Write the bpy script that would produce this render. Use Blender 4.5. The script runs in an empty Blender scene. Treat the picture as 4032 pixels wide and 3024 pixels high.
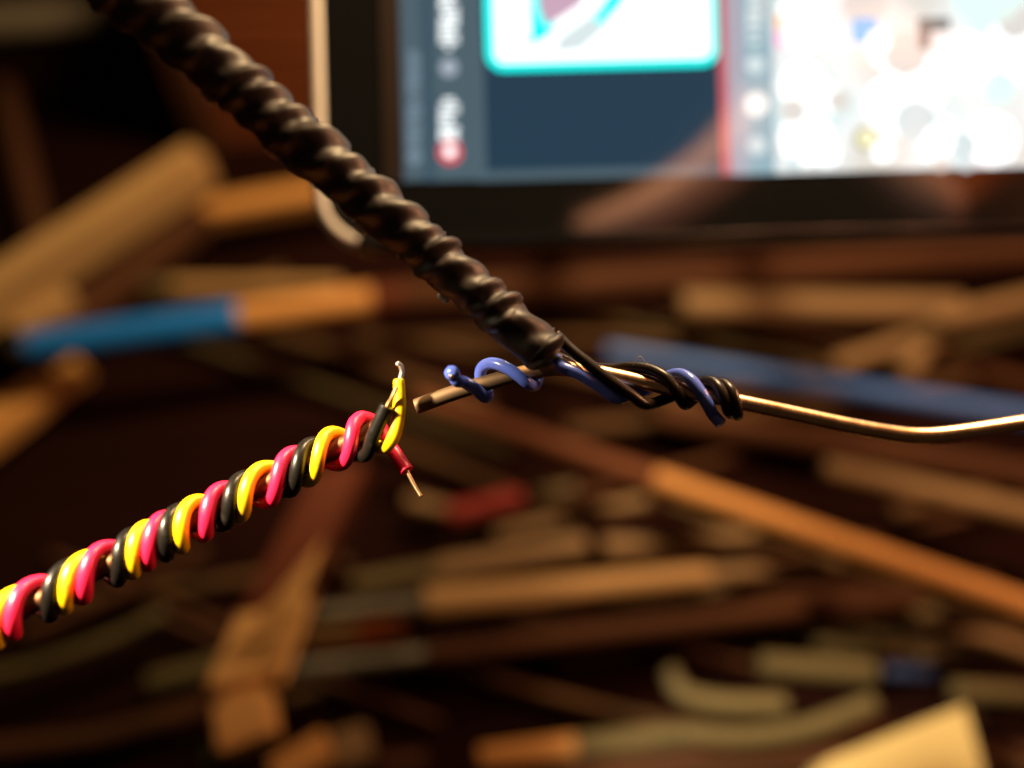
import bpy, bmesh, math, random
from mathutils import Vector, Matrix, noise

random.seed(7)
SC = bpy.context.scene
COL = SC.collection
MM = 0.001

# ------------------------------------------------------------------ camera
PITCH = math.radians(55)
CAM_H = 240.0                      # mm above the table
FPX = 3024.0                       # focal length in photo pixels
RIGHT = Vector((1, 0, 0))
UP = Vector((0, math.sin(PITCH), math.cos(PITCH)))
FWD = Vector((0, math.cos(PITCH), -math.sin(PITCH)))
CAM = Vector((0, 0, CAM_H))
cd = bpy.data.cameras.new('camera')
cd.sensor_width = 36; cd.lens = 27
cd.clip_start = 0.003; cd.clip_end = 20
cd.dof.use_dof = True
cd.dof.focus_distance = 0.0860
cd.dof.aperture_fstop = 5.0        # about a 5.4 mm pupil, a phone at close range
cam = bpy.data.objects.new('camera', cd); COL.objects.link(cam)
cam.matrix_world = Matrix.Translation(CAM * MM) @ Matrix((RIGHT, UP, -FWD)).transposed().to_4x4()
SC.camera = cam

# ------------------------------------------------------------------ world, lamps, exposure
w = bpy.data.worlds.new('World'); SC.world = w; w.use_nodes = True
bg = w.node_tree.nodes['Background']
bg.inputs[0].default_value = (1.0, 0.62, 0.36, 1); bg.inputs[1].default_value = 0.02

def cam_pt(x, y, d):
    """millimetres to the right / up / forward of the camera -> world mm"""
    return CAM + RIGHT * x + UP * y + FWD * d

def area(name, pos, target, size, power, color):
    l = bpy.data.lights.new(name, 'AREA'); l.shape = 'DISK'
    l.size = size * MM; l.energy = power; l.color = color
    o = bpy.data.objects.new(name, l); COL.objects.link(o)
    o.location = pos * MM
    o.rotation_euler = (target - pos).to_track_quat('-Z', 'Y').to_euler()
    return o
# a small shaded lamp on the left aimed at the coloured wires, a ceiling lamp above right, an added orange fill far to the right
sl_ = bpy.data.lights.new('clip_lamp', 'SPOT'); sl_.energy = 9.0; sl_.color = (1.0, 0.80, 0.52)
sl_.spot_size = math.radians(26.5); sl_.spot_blend = 0.4; sl_.shadow_soft_size = 0.007
so_ = bpy.data.objects.new('clip_lamp', sl_); COL.objects.link(so_)
_p, _t = cam_pt(-118, 68, 4), cam_pt(-27, -23, 83)
so_.location = _p * MM; so_.rotation_euler = (_t - _p).to_track_quat('-Z', 'Y').to_euler()
area('ceiling_lamp', cam_pt(62, 238, 88), cam_pt(-10, 0, 170), 60, 1.65, (1.0, 0.66, 0.33))
area('added_side_fill', cam_pt(275, 120, 78), cam_pt(0, 10, 85), 60, 0.75, (1.0, 0.42, 0.20))  # added orange fill standing in for bounce off the hand

SC.view_settings.view_transform = 'Standard'
SC.view_settings.look = 'None'
SC.view_settings.exposure = 0.0
SC.view_settings.gamma = 1.0
SC.view_settings.use_curve_mapping = False
SC.render.engine = 'CYCLES'
SC.cycles.use_denoising = True

# ------------------------------------------------------------------ helpers
def P(px, py, d):
    """point seen at photo pixel (px, py), d mm along the optical axis"""
    return cam_pt((px - 2016) / FPX * d, (1512 - py) / FPX * d, d)

def S(px, py, z):
    """point seen at photo pixel (px, py), z mm above the table"""
    r = FWD + RIGHT * ((px - 2016) / FPX) + UP * ((1512 - py) / FPX)
    t = (CAM_H - z) / -r.z
    return CAM + r * t

def smooth(me):
    for p in me.polygons: p.use_smooth = True

def obj(name, verts, faces, mat, parent=None, sm=True, origin=None):
    """verts in world mm -> one mesh object in metres, origin at `origin`"""
    og = Vector(origin) if origin is not None else Vector((0, 0, 0))
    me = bpy.data.meshes.new(name)
    me.from_pydata([tuple((Vector(v) - og) * MM) for v in verts], [], faces)
    if sm: smooth(me)
    me.materials.append(mat)
    bm = bmesh.new(); bm.from_mesh(me); bmesh.ops.recalc_face_normals(bm, faces=bm.faces); bm.to_mesh(me); bm.free()
    o = bpy.data.objects.new(name, me); COL.objects.link(o)
    if parent is not None:
        o.parent = parent
        o.location = og * MM - parent.location if parent.rotation_euler.to_quaternion().angle < 1e-6 else og * MM
    else:
        o.location = og * MM
    return o

def empty(name, loc):
    o = bpy.data.objects.new(name, None); COL.objects.link(o)
    o.location = Vector(loc) * MM; o.empty_display_size = 0.005
    return o

def tag(o, label=None, cat=None, group=None, kind=None):
    if label: o['label'] = label
    if cat: o['category'] = cat
    if group: o['group'] = group
    if kind: o['kind'] = kind
    return o

def catmull(pts, n):
    """n samples per span through the control points"""
    pts = [Vector(p) for p in pts]
    ext = [pts[0] * 2 - pts[1]] + pts + [pts[-1] * 2 - pts[-2]]
    out = []
    for i in range(1, len(ext) - 2):
        a, b, c, d = ext[i - 1:i + 3]
        for k in range(n):
            t = k / n
            out.append(0.5 * ((2 * b) + (c - a) * t + (2 * a - 5 * b + 4 * c - d) * t * t + (3 * b - a - 3 * c + d) * t ** 3))
    out.append(pts[-1])
    return out

def frames(path, ref=None):
    n = len(path)
    tans = [((path[min(i + 1, n - 1)] - path[max(i - 1, 0)]).normalized()) for i in range(n)]
    u = (ref or Vector((0.13, 0.31, 0.94)))
    res = []
    for t in tans:
        u = (u - t * u.dot(t))
        if u.length < 1e-6: u = t.orthogonal()
        u = u.normalized()
        res.append((t, u, t.cross(u)))
    return res

def tube(path, rad, sides=20, cap=True, round_ends=(0, 0), fn=None, ref=None):
    """sweep a circle along path; rad float or list; fn(i, ang, r) -> r; round_ends = end rounding in mm"""
    path = [Vector(p) for p in path]
    R = rad if isinstance(rad, (list, tuple)) else [rad] * len(path)
    R = list(R)
    fr = frames(path, ref)
    # rounded ends: extra shrinking rings
    rings = []
    def endrings(i, sgn, rr):
        lst = []
        for k in range(1, 5):
            a = k / 4 * math.pi / 2
            lst.append((path[i] + fr[i][0] * sgn * rr * math.sin(a), i, (R[i] - rr) + rr * math.cos(a)))
        return lst
    seq = [(path[i], i, R[i]) for i in range(len(path))]
    if round_ends[0] > 0: seq = list(reversed(endrings(0, -1, round_ends[0]))) + seq
    if round_ends[1] > 0: seq = seq + endrings(len(path) - 1, 1, round_ends[1])
    verts, faces = [], []
    for j, (c, i, r) in enumerate(seq):
        t, u, v = fr[i]
        for k in range(sides):
            a = 2 * math.pi * k / sides
            q = fn(i, a, r) if fn else r
            verts.append(c + (u * math.cos(a) + v * math.sin(a)) * max(q, 1e-4))
    m = len(seq)
    for j in range(m - 1):
        for k in range(sides):
            k2 = (k + 1) % sides
            faces.append((j * sides + k, j * sides + k2, (j + 1) * sides + k2, (j + 1) * sides + k))
    if cap:
        verts.append(seq[0][0]); verts.append(seq[-1][0])
        a, b = len(verts) - 2, len(verts) - 1
        for k in range(sides):
            k2 = (k + 1) % sides
            faces.append((a, k2, k))
            faces.append((b, (m - 1) * sides + k, (m - 1) * sides + k2))
    return verts, faces

# ------------------------------------------------------------------ materials
MATS = {}
def new_mat(name):
    m = bpy.data.materials.new(name); m.use_nodes = True
    nt = m.node_tree
    return m, nt, nt.nodes['Principled BSDF'], nt.nodes, nt.links

def plastic(name, col, rough=0.32, dirt=0.25, bump=0.15, dirtcol=(0.05, 0.03, 0.02), sss=0.0, scale=900):
    m, nt, b, N, L = new_mat(name)
    tc = N.new('ShaderNodeTexCoord')
    n1 = N.new('ShaderNodeTexNoise'); n1.inputs['Scale'].default_value = scale; n1.inputs['Detail'].default_value = 6
    L.new(tc.outputs['Object'], n1.inputs['Vector'])
    r = N.new('ShaderNodeValToRGB'); r.color_ramp.elements[0].position = 0.56; r.color_ramp.elements[1].position = 0.76
    r.color_ramp.elements[0].color = (0, 0, 0, 1); r.color_ramp.elements[1].color = (dirt, dirt, dirt, 1)
    L.new(n1.outputs['Fac'], r.inputs['Fac'])
    mx = N.new('ShaderNodeMix'); mx.data_type = 'RGBA'
    mx.inputs['A'].default_value = (*col, 1); mx.inputs['B'].default_value = (*dirtcol, 1)
    L.new(r.outputs['Color'], mx.inputs['Factor'])
    L.new(mx.outputs['Result'], b.inputs['Base Color'])
    n2 = N.new('ShaderNodeTexNoise'); n2.inputs['Scale'].default_value = scale * 2.2; n2.inputs['Detail'].default_value = 4
    L.new(tc.outputs['Object'], n2.inputs['Vector'])
    mr = N.new('ShaderNodeMapRange'); mr.inputs['To Min'].default_value = rough * 0.8; mr.inputs['To Max'].default_value = rough * 1.35
    L.new(n2.outputs['Fac'], mr.inputs['Value']); L.new(mr.outputs['Result'], b.inputs['Roughness'])
    bp = N.new('ShaderNodeBump'); bp.inputs['Strength'].default_value = bump; bp.inputs['Distance'].default_value = 0.00006
    L.new(n2.outputs['Fac'], bp.inputs['Height']); L.new(bp.outputs['Normal'], b.inputs['Normal'])
    if sss:
        b.inputs['Subsurface Weight'].default_value = sss
        b.inputs['Subsurface Radius'].default_value = (0.0006, 0.0004, 0.0002)
    return m

def metal(name, col, rough=0.3, dark=(0.25, 0.1, 0.04), bump=0.35):
    m, nt, b, N, L = new_mat(name)
    b.inputs['Metallic'].default_value = 1.0
    tc = N.new('ShaderNodeTexCoord')
    mp = N.new('ShaderNodeMapping'); mp.inputs['Scale'].default_value = (2600, 500, 500)
    L.new(tc.outputs['Object'], mp.inputs['Vector'])
    n1 = N.new('ShaderNodeTexNoise'); n1.inputs['Scale'].default_value = 1.0; n1.inputs['Detail'].default_value = 5
    L.new(mp.outputs['Vector'], n1.inputs['Vector'])
    n3 = N.new('ShaderNodeTexNoise'); n3.inputs['Scale'].default_value = 260; n3.inputs['Detail'].default_value = 4
    L.new(tc.outputs['Object'], n3.inputs['Vector'])
    r = N.new('ShaderNodeValToRGB'); r.color_ramp.elements[0].position = 0.35; r.color_ramp.elements[1].position = 0.62
    r.color_ramp.elements[0].color = (*dark, 1); r.color_ramp.elements[1].color = (*col, 1)
    L.new(n3.outputs['Fac'], r.inputs['Fac']); L.new(r.outputs['Color'], b.inputs['Base Color'])
    mr = N.new('ShaderNodeMapRange'); mr.inputs['To Min'].default_value = rough * 0.7; mr.inputs['To Max'].default_value = rough * 1.5
    L.new(n1.outputs['Fac'], mr.inputs['Value']); L.new(mr.outputs['Result'], b.inputs['Roughness'])
    bp = N.new('ShaderNodeBump'); bp.inputs['Strength'].default_value = bump; bp.inputs['Distance'].default_value = 0.00005
    L.new(n1.outputs['Fac'], bp.inputs['Height']); L.new(bp.outputs['Normal'], b.inputs['Normal'])
    return m

def wood(name, c1, c2, rough=0.6, sx=25, sy=420, spec=0.35):
    m, nt, b, N, L = new_mat(name)
    tc = N.new('ShaderNodeTexCoord')
    mp = N.new('ShaderNodeMapping'); mp.inputs['Scale'].default_value = (sx, sy, sy)
    L.new(tc.outputs['Object'], mp.inputs['Vector'])
    n1 = N.new('ShaderNodeTexNoise'); n1.inputs['Scale'].default_value = 1.0; n1.inputs['Detail'].default_value = 6
    n1.inputs['Distortion'].default_value = 0.6
    L.new(mp.outputs['Vector'], n1.inputs['Vector'])
    r = N.new('ShaderNodeValToRGB'); r.color_ramp.elements[0].position = 0.3; r.color_ramp.elements[1].position = 0.7
    r.color_ramp.elements[0].color = (*c2, 1); r.color_ramp.elements[1].color = (*c1, 1)
    L.new(n1.outputs['Fac'], r.inputs['Fac']); L.new(r.outputs['Color'], b.inputs['Base Color'])
    b.inputs['Roughness'].default_value = rough; b.inputs['Specular IOR Level'].default_value = spec
    bp = N.new('ShaderNodeBump'); bp.inputs['Strength'].default_value = 0.3; bp.inputs['Distance'].default_value = 0.0002
    L.new(n1.outputs['Fac'], bp.inputs['Height']); L.new(bp.outputs['Normal'], b.inputs['Normal'])
    return m

def glow(name, col, strength, rough=0.07):
    """a lit patch of the display, under gloss"""
    m, nt, b, N, L = new_mat(name)
    b.inputs['Base Color'].default_value = (0.004, 0.004, 0.004, 1)
    b.inputs['Roughness'].default_value = rough
    b.inputs['IOR'].default_value = 2.1
    b.inputs['Emission Color'].default_value = (*col, 1)
    b.inputs['Emission Strength'].default_value = strength
    return m

M = dict(
    yellow=plastic('yellow_insulation', (0.85, 0.52, 0.003), 0.36, 0.6, sss=0.0),
    pink=plastic('pink_insulation', (0.78, 0.012, 0.066), 0.34, 0.25),
    black=plastic('black_insulation', (0.007, 0.006, 0.005), 0.30, 0.3, dirtcol=(0.05, 0.04, 0.03)),
    blue=plastic('blue_insulation', (0.115, 0.185, 0.78), 0.22, 0.3, dirtcol=(0.3, 0.25, 0.35)),
    dark=plastic('dark_insulation', (0.018, 0.011, 0.006), 0.30, 0.3, dirtcol=(0.05, 0.035, 0.02)),
    tube=plastic('black_shrink_tube', (0.015, 0.0085, 0.006), 0.47, 0.6, 0.35, dirtcol=(0.04, 0.024, 0.017), scale=500),
    film=plastic('clear_film', (0.36, 0.31, 0.24), 0.3, 0.2),
    copper=metal('copper', (0.70, 0.45, 0.26), 0.40, dark=(0.40, 0.23, 0.12)),
    copper_dull=metal('dull_copper', (0.50, 0.28, 0.13), 0.42, dark=(0.24, 0.12, 0.05)),
    copper_dark=metal('darkened_copper', (0.20, 0.09, 0.045), 0.5, dark=(0.10, 0.045, 0.02)),  # core rod's base colour darkened for the shade in gaps between turns
    tin=metal('tinned_strand', (0.8, 0.78, 0.75), 0.45, dark=(0.7, 0.68, 0.64)),
    gold=metal('bright_strand', (0.95, 0.66, 0.36), 0.32, dark=(0.85, 0.56, 0.3), bump=0.0),
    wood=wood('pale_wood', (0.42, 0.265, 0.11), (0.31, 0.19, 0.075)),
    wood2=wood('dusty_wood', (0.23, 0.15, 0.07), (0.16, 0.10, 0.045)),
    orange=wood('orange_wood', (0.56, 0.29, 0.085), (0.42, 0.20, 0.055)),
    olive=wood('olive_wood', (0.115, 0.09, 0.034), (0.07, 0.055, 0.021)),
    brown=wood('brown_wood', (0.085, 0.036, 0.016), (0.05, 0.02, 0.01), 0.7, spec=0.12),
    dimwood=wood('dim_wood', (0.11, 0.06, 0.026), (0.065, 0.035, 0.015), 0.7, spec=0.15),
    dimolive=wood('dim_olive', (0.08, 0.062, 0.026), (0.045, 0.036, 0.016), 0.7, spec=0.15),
    pegwood=wood('peg_wood', (0.80, 0.47, 0.17), (0.62, 0.35, 0.12)),
    neckbrown=wood('neck_brown', (0.16, 0.06, 0.028), (0.11, 0.04, 0.019), 0.6, spec=0.12),
    redbrown=wood('redbrown_lacquer_and_shade', (0.10, 0.026, 0.011), (0.07, 0.017, 0.008), 0.6, spec=0.12),  # lacquer on the brush neck, painted shade on the peg
    redbox=wood('red_mahogany', (0.27, 0.085, 0.03), (0.19, 0.055, 0.02), 0.5, 8, 90),
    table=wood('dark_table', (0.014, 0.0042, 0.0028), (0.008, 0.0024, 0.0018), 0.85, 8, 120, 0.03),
    ferrule=metal('ferrule', (0.25, 0.235, 0.19), 0.6, dark=(0.16, 0.15, 0.12)),
    bluepaint=plastic('blue_paint', (0.012, 0.17, 0.60), 0.33, 0.1, scale=200),
    bluestick=plastic('blue_stick', (0.03, 0.115, 0.42), 0.45, 0.1, scale=200),
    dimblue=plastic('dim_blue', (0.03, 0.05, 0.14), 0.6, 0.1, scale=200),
    redpaint=plastic('red_paint', (0.22, 0.012, 0.008), 0.6, 0.1, scale=200),
    orangepaint=plastic('orange_paint', (0.60, 0.15, 0.03), 0.4, 0.1, scale=200),
    card=plastic('yellow_card', (0.46, 0.36, 0.14), 0.8, 0.15, scale=120),
    greyplastic=plastic('grey_plastic', (0.30, 0.25, 0.18), 0.6, 0.2, scale=200),
    green=plastic('green_paint', (0.025, 0.05, 0.012), 0.5, 0.2, scale=200),
    rim=plastic('white_rim', (0.90, 0.87, 0.83), 0.4, 0.05, 0.03, scale=150),
    glass=plastic('black_glass', (0.008, 0.009, 0.010), 0.08, 0.0, 0.0, scale=150),
    skin=plastic('skin', (0.88, 0.50, 0.42), 0.5, 0.1, 0.2, (0.5, 0.2, 0.15), scale=250),
    sleeve=plastic('orange_cloth', (0.75, 0.22, 0.04), 0.9, 0.2, scale=300),
)

for _k in ('black', 'dark'): M[_k].node_tree.nodes['Principled BSDF'].inputs['Specular IOR Level'].default_value = 0.36
M['glass'].node_tree.nodes['Principled BSDF'].inputs['IOR'].default_value = 2.2

def rod_metal():
    m = metal('rod_copper', (0.95, 0.60, 0.35), 0.30, dark=(0.74, 0.43, 0.23), bump=0.06)
    nt = m.node_tree; N, L = nt.nodes, nt.links; b = N['Principled BSDF']
    tc = N.new('ShaderNodeTexCoord'); sp = N.new('ShaderNodeSeparateXYZ'); L.new(tc.outputs['Object'], sp.inputs[0])
    mr = N.new('ShaderNodeMapRange'); mr.inputs['From Min'].default_value = -0.003; mr.inputs['From Max'].default_value = 0.009
    ns_ = N.new('ShaderNodeTexNoise'); ns_.inputs['Scale'].default_value = 700; L.new(tc.outputs['Object'], ns_.inputs['Vector'])
    ad = N.new('ShaderNodeMath'); ad.operation = 'MULTIPLY_ADD'; ad.inputs[1].default_value = 0.006; L.new(ns_.outputs['Fac'], ad.inputs[0]); L.new(sp.outputs['X'], ad.inputs[2])
    L.new(ad.outputs[0], mr.inputs['Value'])
    for sock, dull in (('Base Color', (0.19, 0.125, 0.075, 1)), ('Roughness', 0.68)):
        src = b.inputs[sock].links[0].from_socket
        mx = N.new('ShaderNodeMix')
        if sock == 'Base Color':
            mx.data_type = 'RGBA'; A, B, R_ = mx.inputs['A'], mx.inputs['B'], mx.outputs['Result']
            A = [q for q in mx.inputs if q.name == 'A' and q.type == 'RGBA'][0]; B = [q for q in mx.inputs if q.name == 'B' and q.type == 'RGBA'][0]
            R_ = [q for q in mx.outputs if q.type == 'RGBA'][0]
        else:
            A, B, R_ = mx.inputs[2], mx.inputs[3], mx.outputs[0]
        A.default_value = dull
        L.new(mr.outputs['Result'], mx.inputs[0]); L.new(src, B); L.new(R_, b.inputs[sock])
    return m
M['rod'] = rod_metal()

# ------------------------------------------------------------------ the setting
tb = obj('table', [(-900, -500, 0), (900, -500, 0), (900, 900, 0), (-900, 900, 0),
                   (-900, -500, -25), (900, -500, -25), (900, 900, -25), (-900, 900, -25)],
         [(0, 1, 2, 3), (4, 7, 6, 5), (0, 4, 5, 1), (1, 5, 6, 2), (2, 6, 7, 3), (3, 7, 4, 0)], M['table'], sm=False)
tag(tb, kind='structure')

def box_local(name, mat, parent, sx, sy, sz, mtx, bev=0.6):
    """bevelled box; size in mm, centred, placed by matrix (mm)"""
    bm = bmesh.new(); bmesh.ops.create_cube(bm, size=1)
    bmesh.ops.scale(bm, vec=(sx * MM, sy * MM, sz * MM), verts=bm.verts)
    bmesh.ops.bevel(bm, geom=bm.edges[:], offset=bev * MM, segments=2, affect='EDGES')
    me = bpy.data.meshes.new(name); bm.to_mesh(me); bm.free()
    me.materials.append(mat)
    o = bpy.data.objects.new(name, me); COL.objects.link(o)
    mm = mtx.copy(); mm.translation = mtx.translation * MM
    if parent is not None:
        o.parent = parent
        o.matrix_local = Matrix.Translation(-parent.location) @ mm
    else:
        o.matrix_world = mm
    return o

def seg_matrix(a, b, roll=0.0):
    """frame at the middle of a-b, X along it, Z as upright as can be"""
    x = (b - a).normalized()
    z = Vector((0, 0, 1)); z = (z - x * z.dot(x)).normalized()
    y = z.cross(x)
    m = Matrix((x, y, z)).transposed().to_4x4() @ Matrix.Rotation(roll, 4, 'X')
    m.translation = (a + b) / 2
    return m

# ------------------------------------------------------------------ wire bundle in yellow, pink and black
AX0, AX1 = (434.0, 2221.0), (1320.0, 1768.0)
def axis_y(x): return AX0[1] + (AX1[1] - AX0[1]) * (x - AX0[0]) / (AX1[0] - AX0[0])
def axis_d(x): return 79.5 + (x - 0) / 1400.0 * 6.5
def axis_pt(x): return P(x, axis_y(x), axis_d(x))
A_DIR = (axis_pt(1400) - axis_pt(0)).normalized()
A_CAM = (CAM - axis_pt(700)); A_CAM = (A_CAM - A_DIR * A_CAM.dot(A_DIR)).normalized()
A_UP = A_CAM.cross(A_DIR).normalized()
if A_UP.dot(UP) < 0: A_UP = -A_UP
WR, RODR = 0.78, 1.0
HR = 1.83                                     # helix radius
CROSS = {'yellow': [-215, 15, 290, 550, 732, 983, 1262, 1500],
         'pink': [-140, 83, 365, 612, 832, 1101, 1384, 1620],
         'black': [-290, -20, 228, 495, 672, 918, 1178, 1452]}
def pchip(xs, t):
    i = max(0, min(len(xs) - 2, int(math.floor(t))))
    f = t - i
    def slope(k):
        if k <= 0: return xs[1] - xs[0]
        if k >= len(xs) - 1: return xs[-1] - xs[-2]
        a, b = xs[k] - xs[k - 1], xs[k + 1] - xs[k]
        return 2 * a * b / (a + b)
    h00 = 2 * f ** 3 - 3 * f ** 2 + 1; h10 = f ** 3 - 2 * f ** 2 + f
    h01 = -2 * f ** 3 + 3 * f ** 2; h11 = f ** 3 - f ** 2
    return h00 * xs[i] + h10 * slope(i) + h01 * xs[i + 1] + h11 * slope(i + 1)
def helix(col, t_end, wob):
    pts = []
    n = int(t_end * 40)
    for k in range(n + 1):
        t = t_end * k / n
        x = pchip(CROSS[col], t)
        ph = 2 * math.pi * t
        hr = HR * (1 + 0.05 * max(0, min(1, 1 - x / 1400))) + 0.12 * noise.noise(Vector((t * 1.7, wob, 0)))
        x += 7 * noise.noise(Vector((t * 2.3, wob, 8)))
        pts.append(axis_pt(x) + A_UP * hr * math.sin(ph) + A_CAM * hr * math.cos(ph))
    return pts

bund = empty('wire_wrapped_rod', axis_pt(700))
tag(bund, 'copper rod wound tightly with yellow, pink and black insulated wires, lower left', 'wires')
rod_end = axis_pt(1492)
rv, rf = tube(catmull([axis_pt(x) for x in (-400, 0, 400, 800, 1200, 1492)], 10), RODR, 24, round_ends=(0, 0.15))
obj('core_rod', rv, rf, M['copper_dark'], bund, origin=axis_pt(700))

def join_tail(h, tail, n=8):
    """smooth join of helix samples and control points"""
    ctrl = h[-6::5] + tail
    t = catmull(ctrl, n)
    return h[:-6] + t
def wire_part(name, path, r, mat, parent, origin, wob=0.0, sides=22, ends=(0.12, 0.12), taper=None):
    n = len(path)
    R = []
    for i in range(n):
        q = r * (1 + 0.025 * noise.noise(Vector((i * 0.07, wob, 3.1))))
        q *= 1 + 0.05 * (1 - i / n) * (mat in (M['yellow'], M['pink'], M['black']))
        if taper: q *= taper(i / (n - 1))
        R.append(q)
    v, f = tube(path, R, sides, round_ends=ends)
    return obj(name, v, f, mat, parent, origin=origin)

O = axis_pt(700)
# pink: over the top, behind the rod, out to the lower right
hp = helix('pink', 6.30, 1.0)
pp = join_tail(hp, [P(1492, 1672, 88.2), P(1522, 1735, 87.6), P(1560, 1790, 86.6), P(1602, 1853, 85.6)])
pw = wire_part('insulated_wire', pp, WR, M['pink'], bund, O, 1.3, ends=(0, 0.06))
v, f = tube(catmull([P(1590, 1832, 85.8), P(1606, 1862, 85.5), P(1630, 1908, 85.3), P(1656, 1952, 85.0)], 8), 0.23, 14, round_ends=(0, 0.12))
obj('bare_strand', v, f, M['gold'], pw, origin=O).location = (0, 0, 0)
# yellow: last turn rises in front and points up
hy = helix('yellow', 6.78, 2.0)
yp = join_tail(hy, [P(1512, 1762, 83.8), P(1544, 1728, 82.9), P(1564, 1665, 82.8), P(1573, 1585, 83.0), P(1571, 1502, 83.2)])
yw = wire_part('insulated_wire', yp, WR * 0.98, M['yellow'], bund, O, 5.3, ends=(0, 0.3),
               taper=lambda t: 1.0 if t < 0.93 else 1.0 - 0.18 * (t - 0.93) / 0.07)
v, f = tube(catmull([P(1572, 1530, 83.6), P(1577, 1490, 83.5), P(1583, 1462, 83.4), P(1577, 1441, 83.2), P(1566, 1431, 83.0)], 8), 0.27, 14, round_ends=(0, 0.14))
obj('bare_strand', v, f, M['tin'], yw, origin=O).location = (0, 0, 0)
# black: last turn rises in front of the yellow one
hb = helix('black', 6.74, 3.0)
bp_ = join_tail(hb, [P(1446, 1786, 83.7), P(1468, 1722, 82.7), P(1494, 1662, 82.3), P(1523, 1600, 82.0)])
bw = wire_part('insulated_wire', bp_, WR, M['black'], bund, O, 9.3, ends=(0, 0.05))
v, f = tube(catmull([P(1518, 1610, 82.0), P(1533, 1584, 81.9), P(1548, 1558, 81.7), P(1561, 1527, 81.7)], 6), 0.22, 14, round_ends=(0, 0.12))
obj('bare_strand', v, f, M['copper_dull'], bw, origin=O).location = (0, 0, 0)

# ------------------------------------------------------------------ spliced joint: copper rod, blue and dark wires, shrink tube
JO = P(2200, 1460, 86)
joint = empty('spliced_wire_joint', JO)
tag(joint, 'bare copper rod spliced with blue and dark wires leaving a lumpy black sleeve', 'wires')
ROD = [(1640, 1600, 86.0), (1790, 1546, 86.0), (1955, 1497, 86.0), (2080, 1466, 86.2), (2190, 1452, 86.2), (2310, 1460, 86.0), (2454, 1488, 85.6),
       (2600, 1520, 85.2), (2770, 1554, 84.7), (2934, 1588, 84.0), (3135, 1631, 83.2), (3330, 1673, 82.2), (3500, 1704, 81.4), (3620, 1716, 80.8),
       (3755, 1708, 80), (4032, 1668, 78), (4300, 1628, 76), (4700, 1570, 73)]
rodp = catmull([P(*q) for q in ROD], 10)
RR = 0.87
v, f = tube(rodp, [RR * (1 + 0.012 * noise.noise(Vector((i * 0.12, 0, 0)))) for i in range(len(rodp))], 28, round_ends=(0.12, 0))
obj('copper_rod', v, f, M['rod'], joint, origin=JO)

def rod_xy(x):
    for i in range(len(ROD) - 1):
        if ROD[i][0] <= x <= ROD[i + 1][0]:
            t = (x - ROD[i][0]) / (ROD[i + 1][0] - ROD[i][0])
            return tuple(ROD[i][k] + (ROD[i + 1][k] - ROD[i][k]) * t for k in (1, 2))
    return ROD[-1][1:]
def around(x, ang, r):
    """point at radius r round the copper rod near photo column x; ang 0 top, 90 front, 180 under, 270 behind"""
    y, d = rod_xy(x); y2, d2 = rod_xy(x + 40); y1, d1 = rod_xy(x - 40)
    c = P(x, y, d); t = (P(x + 40, y2, d2) - P(x - 40, y1, d1)).normalized()
    fr_ = CAM - c; fr_ = (fr_ - t * fr_.dot(t)).normalized()
    up = fr_.cross(t); up = up if up.dot(UP) > 0 else -up
    a = math.radians(ang)
    return c + (up * math.cos(a) + fr_ * math.sin(a)) * r

BR = 0.68
hr = RR + BR
blue_ctrl = [P(1781, 1472, 82.4), P(1800, 1500, 82.9), around(1838, 62, hr + .15), around(1872, 100, hr), around(1893, 150, hr), around(1906, 200, hr),
             around(1904, 250, hr), around(1898, 300, hr), around(1915, 340, hr + .35), around(1950, 5, hr + .45), around(1990, 40, hr + .2), around(2030, 85, hr),
             around(2062, 130, hr), around(2090, 175, hr), around(2110, 225, hr), around(2128, 290, hr), around(2150, 350, hr), around(2185, 45, hr + .1),
             P(2215, 1446, 83.2), P(2283, 1474, 82.9), P(2359, 1522, 83.0), P(2430, 1568, 83.6), around(2500, 190, hr), around(2560, 245, hr),
             around(2610, 305, hr), around(2660, 358, hr + .15), around(2705, 40, hr + .15), around(2745, 80, hr + .1), around(2780, 115, hr + .15), around(2802, 142, hr + .2), around(2822, 168, hr + .45), P(2838, 1668, 83.6)]
bpath = catmull(blue_ctrl, 8)
nb = len(bpath)
bl = wire_part('blue_wire', bpath, BR, M['blue'], joint, JO, 4.4, ends=(0, 0.1))
# swollen melted bead where the blue wire was cut
bead_v, bead_f = [], []
bc = P(1781, 1470, 82.3)
bm = bmesh.new(); bmesh.ops.create_uvsphere(bm, u_segments=20, v_segments=14, radius=0.86)
for vv in bm.verts:
    n_ = noise.noise(vv.co * 1.8)
    vv.co *= 1 + 0.08 * n_
bead_v = [bc + vv.co for vv in bm.verts]; bead_f = [tuple(q.index for q in fc.verts) for fc in bm.faces]; bm.free()
bd = obj('melted_bead', bead_v, bead_f, M['blue'], bl, origin=JO); bd.location = (0, 0, 0)
v, f = tube([bc + (CAM - bc).normalized() * 0.60 - UP * 0.25 + RIGHT * -0.1, bc + (CAM - bc).normalized() * 0.93 - UP * 0.32 + RIGHT * -0.1], 0.25, 12, round_ends=(0, 0.1))
o_ = obj('bare_strand', v, f, M['gold'], bl, origin=JO); o_.location = (0, 0, 0)

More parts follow.
